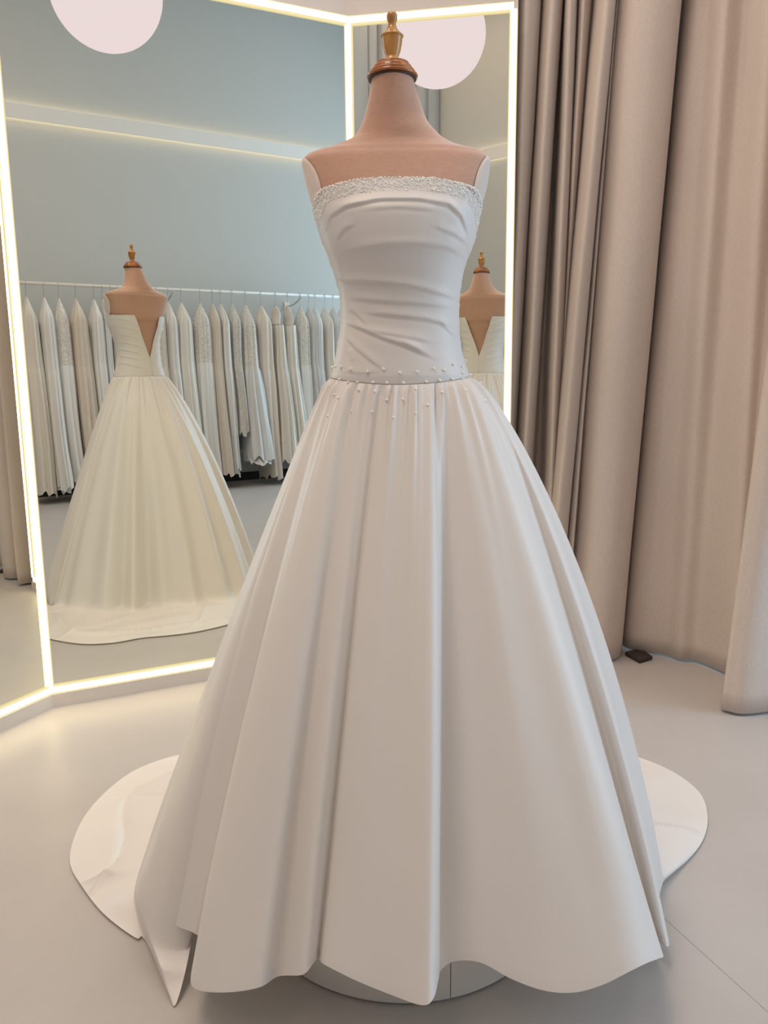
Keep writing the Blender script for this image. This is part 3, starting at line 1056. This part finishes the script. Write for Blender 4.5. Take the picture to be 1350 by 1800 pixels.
# soft long undulations between the big folds, and creases on the train
uu = np.linspace(0, 2 * PI, cols, endpoint=False)
tt = np.zeros(rows)
tt[:NS] = tr
tt[NS:] = 1
und = 0.0055 * np.sin(17 * uu + 1.0 + 2.5 * tt[:, None]) + 0.0025 * np.sin(29 * uu + 2.2 - 5 * tt[:, None])
e2 = (np.clip(tt, 0, 1) * np.clip((1.02 - tt) * 6, 0, 1))[:, None]
S[:, :, 0] += dirv[:, :, 0] * und * e2
S[:, :, 1] += dirv[:, :, 1] * und * e2
lay = np.zeros((rows, 1))
lay[NS:, 0] = np.sin(np.linspace(0, PI, rows - NS))
X, Y = S[:, :, 0], S[:, :, 1]
cr = 0.5 + 0.5 * np.sin(17 * X + 3 * np.sin(9 * Y)) * np.sin(13 * Y + 5 * X)
cr = cr * 0.5 + 0.9 * np.exp(-np.abs(np.sin(7 * X - 5 * Y + 1.3 * np.sin(6 * Y))) * 7) + 0.6 * np.exp(-np.abs(np.sin(4 * X + 8 * Y + 1.1 * np.sin(5 * X))) * 9)
S[:, :, 2] += lay * cr * 0.024 * onfl[None, :]
S[:, :, 2] = np.maximum(S[:, :, 2], 0.004)
sk = grid('skirt', S, M_dress, gown, closed=True)
# the hem folds under with a crisp edge
sharp = sk.data.attributes.new('sharp_edge', 'BOOLEAN', 'EDGE')
ev = np.zeros(len(sk.data.edges) * 2, dtype=np.int32)
sk.data.edges.foreach_get('vertices', ev)
er = ev.reshape(-1, 2) // cols
ec = ev.reshape(-1, 2) % cols
sharp.data.foreach_set('value', (er == NS - 1).all(axis=1) & (onfl[ec[:, 0]] < 0.5))
# narrow hem roll along the outer edge
# --- pearls scattered about the waist seam
NSS = NS


def skirt_front(px, py):
    """nearest skirt or bodice point to a target on the front"""
    return None


pearl_pos = [(-0.1123, 1.7900, 1.3116), (-0.0993, 1.7600, 1.3113), (-0.0869, 1.7350, 1.3110), (-0.0678, 1.7100, 1.3071), (-0.0315, 1.6900, 1.3009), (0.0017, 1.6800, 1.3064), (0.0345, 1.6750, 1.2991), (0.0712, 1.6800, 1.2999),
             (0.1071, 1.6900, 1.3066), (0.1304, 1.7000, 1.3029), (0.1500, 1.7200, 1.3146), (0.1693, 1.7450, 1.3098), (0.1861, 1.7900, 1.3247), (0.1677, 1.7400, 1.2954), (0.1901, 1.7900, 1.2926), (0.1457, 1.7100, 1.2838),
             (0.1705, 1.7300, 1.2774), (-0.0887, 1.7350, 1.2846), (-0.0719, 1.7100, 1.2788), (-0.0523, 1.7000, 1.2787), (-0.0199, 1.6850, 1.2786), (0.0085, 1.6780, 1.2773), (0.0426, 1.6760, 1.2770), (0.0902, 1.6830, 1.2787),
             (0.1182, 1.6950, 1.2807), (0.2216, 1.8000, 1.2823), (-0.0900, 1.7000, 1.2448), (0.0022, 1.6550, 1.2454), (0.0442, 1.6520, 1.2462), (0.1202, 1.6720, 1.2600), (0.1665, 1.7000, 1.2577), (0.0669, 1.6650, 1.2653),
             (-0.0619, 1.6750, 1.2195), (-0.0189, 1.6450, 1.2217), (0.0679, 1.6350, 1.2179), (0.0895, 1.6500, 1.2354), (-0.1006, 1.7200, 1.2526), (-0.0187, 1.6680, 1.2626), (-0.0487, 1.6900, 1.2600), (0.2098, 1.7600, 1.2411),
             (-0.1160, 1.7000, 1.2092), (0.0261, 1.6300, 1.2105), (0.2051, 1.7400, 1.2260)]
bv_, bf_ = [], []
me = bpy.data.meshes.new('pearl')
pr = [(0.0029 * math.sin(a), -0.0029 * math.cos(a)) for a in np.linspace(0.05, PI - 0.05, 7)]
mb = MB().lathe(pr, 0, 0, 8)
me.from_pydata(mb.v, [], mb.f)
me.polygons.foreach_set('use_smooth', [True] * len(me.polygons))
me.materials.append(M_pearl)
from mathutils.bvhtree import BVHTree


def bvh_of(P, closed):
    P = np.asarray(P)
    return BVHTree.FromPolygons([tuple(v) for v in P.reshape(-1, 3)], grid_faces(P.shape[0], P.shape[1], closed))


b1, b2 = bvh_of(B, False), bvh_of(S[:40], True)
pearls = []
for p in pearl_pos:
    p = Vector(p)
    h1, h2 = b1.find_nearest(p), b2.find_nearest(p)
    h = h1 if h1[3] < h2[3] else h2
    outw = Vector((h[0].x - 0.04, h[0].y - MY, 0)).normalized()
    o = bpy.data.objects.new('pearl', me)
    C.objects.link(o)
    o.parent = gown
    o.location = h[0] + outw * 0.002 - Vector(gown.location)
    pearls.append(o)
inv = Matrix.Translation(-Vector(gown.location))
for ch in gown.children:
    if ch.data is not me:
        ch.data.transform(inv)

# ---------------------------------------------------------------- gowns on the rail along the rear wall
P0 = np.array((1.407, -1.913))                       # rail point opposite the mirror's left edge
RZ = 2.2


def at_rail(s, o=0.0):
    return P0 + dR * s + nR * o


t = thing('clothes_rail', 'long white wall-mounted clothes rail holding the rack of bridal gowns', 'rail', (float(at_rail(1.8)[0]), float(at_rail(1.8)[1]), RZ))
a, b = at_rail(-0.25), at_rail(3.95)
MB().tube([(a[0], a[1], RZ), (b[0], b[1], RZ)], 0.017, 14).build('rail_tube', M_white, t, True)
for s in (0.02 - 0.2, 1.50, 3.04):
    pts = []
    for q in np.linspace(0, 1, 9):
        p = at_rail(s + 0.02 * math.sin(q * PI), -0.42 * q)
        pts.append((p[0], p[1], RZ - 0.012 - 0.085 * math.sin(q * PI * 0.5)))
    MB().tube(pts, 0.013, 10).build('bracket', M_white, t, True)
    p = at_rail(s, -0.415)
    f = MB()
    q0, q1 = p - dR * 0.03, p + dR * 0.03
    f.prism([tuple(q0), tuple(q1), tuple(q1 + nR * 0.012), tuple(q0 + nR * 0.012)], RZ - 0.16, RZ - 0.05)
    f.build('wall_flange', M_white, t)
adopt(t)

hk = MB()
pts = [(0, 0, -0.142), (0, 0, -0.060), (0, 0.004, -0.045), (0, 0.014, -0.028)]
for a in np.linspace(-0.35, PI + 0.55, 14):
    pts.append((0, 0.0218 * math.cos(a), -0.0012 + 0.0218 * math.sin(a)))
hk.tube(pts, 0.003, 6)
hook_me = bpy.data.meshes.new('hook')
hook_me.from_pydata(hk.v, [], hk.f)
hook_me.materials.append(M_steel)
sb = MB()
sb.tube([(0, -0.08, -0.235), (0, -0.05, -0.19), (0, -0.018, -0.155), (0, 0, -0.142), (0, 0.018, -0.155), (0, 0.05, -0.19), (0, 0.08, -0.235)], 0.0035, 8)
bar_me = bpy.data.meshes.new('shoulder_bar')
bar_me.from_pydata(sb.v, [], sb.f)
bar_me.materials.append(M_white)

rot = math.atan2(dR[1], dR[0])


def loft(name, zs, hus, hws, us0, mat, parent, pleats, pamp, seed, hemwave=0.0, split=None, fwd=0.0, lim=None):
    """one closed cloth body; split = list of (name, material, first row, last row) cuts it into parts along rings"""
    r = np.random.RandomState(seed)
    n = 64
    ph = np.linspace(0, 2 * PI, n, endpoint=False)
    p1, p2, p3, p4 = r.rand(4) * 6.28
    rowsP = []
    m = len(zs)
    for i in range(m):
        q = i / (m - 1)
        k = pamp * (0.25 + 0.75 * q ** 0.8)
        fold = 1 + k * (0.55 * np.sin(pleats * ph + p1 + 1.2 * q) + 0.35 * np.sin((pleats * 2 - 3) * ph + p2 - q) + 0.3 * np.sin(3 * ph + p3 + q * 3))
        x = us0[i] + 0.010 * math.sin(q * 7 + p4) * q + hus[i] * np.cos(ph) * fold
        y = hws[i] * np.sin(ph) * fold + fwd * q
        if lim is not None:
            x = np.clip(x, us0[i] - lim(zs[i])[0], us0[i] + lim(zs[i])[1])
        z = zs[i] + (hemwave * (q ** 8) * (np.sin(7 * ph + p2) + 0.6 * np.sin(12 * ph + p1) + np.sin(2 * ph + p3)) if hemwave else 0 * ph)
        rowsP.append(np.stack([x, y, np.broadcast_to(z, x.shape)], 1))
    P = np.array(rowsP)
    if split is None:
        return grid(name, P, mat, parent, closed=True, caps=False)
    for nm, mt, i0, i1 in split:
        grid(nm, P[i0:i1 + 1], mt, parent, closed=True)


ORD = ['first', 'second', 'third', 'fourth', 'fifth', 'sixth', 'seventh', 'eighth', 'ninth', 'tenth', 'eleventh', 'twelfth', 'thirteenth', 'fourteenth', 'fifteenth',
       'sixteenth', 'seventeenth', 'eighteenth', 'nineteenth', 'twentieth', 'twenty-first', 'twenty-second', 'twenty-third', 'twenty-fourth', 'twenty-fifth', 'twenty-sixth', 'twenty-seventh']
# position on the rail, half widths (shoulder, waist, hem), lean of the hem, hem height, skirt stuff, kind
HANG = [
    (0.021, .060, .070, .085, 0.02, .10, 0, 'plain ivory'), (0.186, .050, .060, .075, 0.00, .16, 1, 'narrow white tulle'), (0.323, .055, .070, .085, 0.01, .22, 5, 'lace-trimmed'),
    (0.487, .060, .075, .080, -0.01, .25, 2, 'champagne'), (0.665, .060, .075, .075, 0.03, .14, 1, 'soft white tulle'), (0.750, .035, .045, .055, 0.02, .18, 3, 'slim pale grey'),
    (0.836, .035, .045, .055, 0.02, .20, 0, 'slim ivory'), (0.918, .040, .045, .055, 0.03, .20, 3, 'pale grey'), (1.050, .050, .055, .065, 0.03, .18, 1, 'white tulle'),
    (1.180, .050, .055, .065, 0.03, .22, 0, 'ivory'), (1.310, .050, .055, .065, 0.02, .18, 2, 'champagne'), (1.440, .050, .055, .070, 0.04, .20, 1, 'white tulle'),
    (1.584, .070, .080, .095, 0.05, .14, 0, 'broad ivory'), (1.795, .065, .075, .085, 0.05, .12, 5, 'lace'), (1.939, .050, .055, .065, 0.06, .18, 2, 'champagne'),
    (2.035, .035, .040, .050, 0.07, .20, 1, 'slim white'), (2.172, .048, .050, .040, -0.01, .62, 6, 'short jacket-length lace'), (2.329, .070, .078, .165, -0.01, .32, 7, 'mermaid lace'),
    (2.521, .060, .060, .075, 0.05, .08, 2, 'long champagne'), (2.702, .050, .066, .098, 0.04, .28, 8, 'strapless white'), (2.857, .055, .066, .105, 0.06, .24, 8, 'strapless ivory'),
    (3.023, .052, .058, .070, 0.05, .22, 5, 'lace'), (3.135, .040, .045, .055, 0.05, .20, 3, 'slim grey'), (3.219, .030, .035, .045, 0.05, .22, 1, 'slim white'),
    (3.349, .045, .050, .060, 0.04, .20, 0, 'ivory'), (3.462, .040, .045, .055, 0.04, .20, 3, 'pale grey'), (3.570, .040, .045, .055, 0.04, .20, 1, 'white tulle'),
]


def wide(k, z):
    q = min(1, max(0, (1.38 - z) / 1.18))
    return HANG[k][2] * (1 - q) + HANG[k][3] * q


def limits(k):
    def f(z):
        a = (HANG[k][0] - HANG[k - 1][0]) * wide(k, z) / (wide(k, z) + wide(k - 1, z)) if k else 0.2
        b = (HANG[k + 1][0] - HANG[k][0]) * wide(k, z) / (wide(k, z) + wide(k + 1, z)) if k + 1 < len(HANG) else 0.2
        return a - 0.0025, b - 0.0025
    return f


for i, (s, h1_, h2_, h3_, lean, zh, kind, word) in enumerate(HANG):
    lo = HANG[i - 1][0] if i else s - 0.17
    hi = HANG[i + 1][0] if i + 1 < len(HANG) else s + 0.12
    half = (hi - lo) / 4
    if kind not in (6, 7, 8):
        h1_, h2_, h3_ = max(h1_, half * 0.85), max(h2_, half * 1.0), max(h3_, half * 1.12)
    p = at_rail(s)
    side = 'left end'
    num = ORD[i]
    rr = random.Random(100 + i)
    ht = thing('hanger', 'metal hanger hook of the %s gown from the rail\'s left end in the mirror' % num, 'hanger', (float(p[0]), float(p[1]), RZ), 'hangers on the white rail')
    link('hook', hook_me, None, ht)
    link('shoulder_bar', bar_me, None, ht)
    g = thing('hanging_gown', '%s gown hanging %s from the rail\'s left end in the mirror' % (word, num), 'dress', (float(p[0]), float(p[1]), 0.0), 'gowns on the white rail')
    g.rotation_euler = (0, 0, rot)
    ht.rotation_euler = (0, 0, rot)
    lean = 0.035
    h1_, h2_, h3_ = h1_ * 1.12, h2_ * 1.12, h3_ * 1.12
    dep = rr.uniform(0.88, 1.08)
    m0 = M_gowns[kind % 4]
    zs_top = RZ - 0.135
    zw = 1.38 + rr.uniform(-0.05, 0.05)
    strapless = kind == 8
    if kind == 7:
        zw = 1.36
    zt = zs_top - (0.0 if not strapless else 0.22)
    # the whole cloth body, cut at the waist into bodice and skirt
    mrow, nb = 44, 15
    zs = np.r_[np.linspace(zt, zw, nb + 1), np.linspace(zw, zh, mrow - nb)[1:]]
    d = zt - zs                                           # distance below the shoulder
    q1 = np.clip(d / (zt - zw), 0, 1)
    q2 = np.clip((zw - zs) / (zw - zh), 0, 1)
    sh = np.clip(d / 0.24, 0, 1)
    pw = 0.6 if kind == 7 else 0.85
    hus = 0.005 + (h1_ - 0.005) * sh + (h2_ - h1_) * q1 + (h3_ - h2_) * q2 ** pw
    hws = 0.03 + 0.150 * np.clip(d / 0.17, 0, 1) - 0.03 * np.clip((d - 0.17) / 0.4, 0, 1) + 0.09 * q2 ** 0.7
    if strapless:
        hus = h1_ * 0.9 + (h2_ - h1_ * 0.9) * q1 + (h3_ - h2_) * q2 ** pw
        hws = 0.16 - 0.01 * q1 + 0.09 * q2 ** 0.7
    u0 = lean * np.clip((2.065 - zs) / 1.9, 0, 1)
    hws = hws * dep
    lace = kind in (5, 6, 7)
    loft('', zs, hus, hws, u0, None, g, rr.choice((7, 9, 11)), 0.22, 500 + i, 0.02,
         [('bodice', M_lace if lace else m0, 0, nb), ('skirt', M_lace if kind == 6 else m0, nb, mrow - 1)], {7: 0.14, 8: 0.09}.get(kind, rr.uniform(-0.03, 0.05)), limits(i))
    if strapless:
        for sg in (-1, 1):
            MB().tube([(0, sg * 0.10, zs_top - 0.02), (0.0, sg * 0.11, zt - 0.10)], 0.003, 6).build('hanging_loop', m0, g)
        q = np.linspace(0, 1, 6)
        loft('inner_strap', zs_top - (zs_top - zt - 0.005) * q, 0.012 + 0.030 * q, 0.03 + 0.09 * np.clip(q * 3, 0, 1), 0 * q, M_gowns[2], g, 7, 0.03, 900 + i)
    if kind in (1, 7):                                     # gauzy longer tail behind
        q = np.linspace(0, 1, 14)
        zs = zh + 0.10 + (-0.14) * q
        loft('hem_flounce', zs, h3_ * (0.90 - 0.06 * q), (0.215 + 0.012 * q) * dep, lean * np.clip((2.065 - zs) / 1.9, 0, 1), M_gowns[1], g, 15, 0.12, 700 + i, 0.015, None, 0.14 if kind == 7 else 0.0, limits(i))
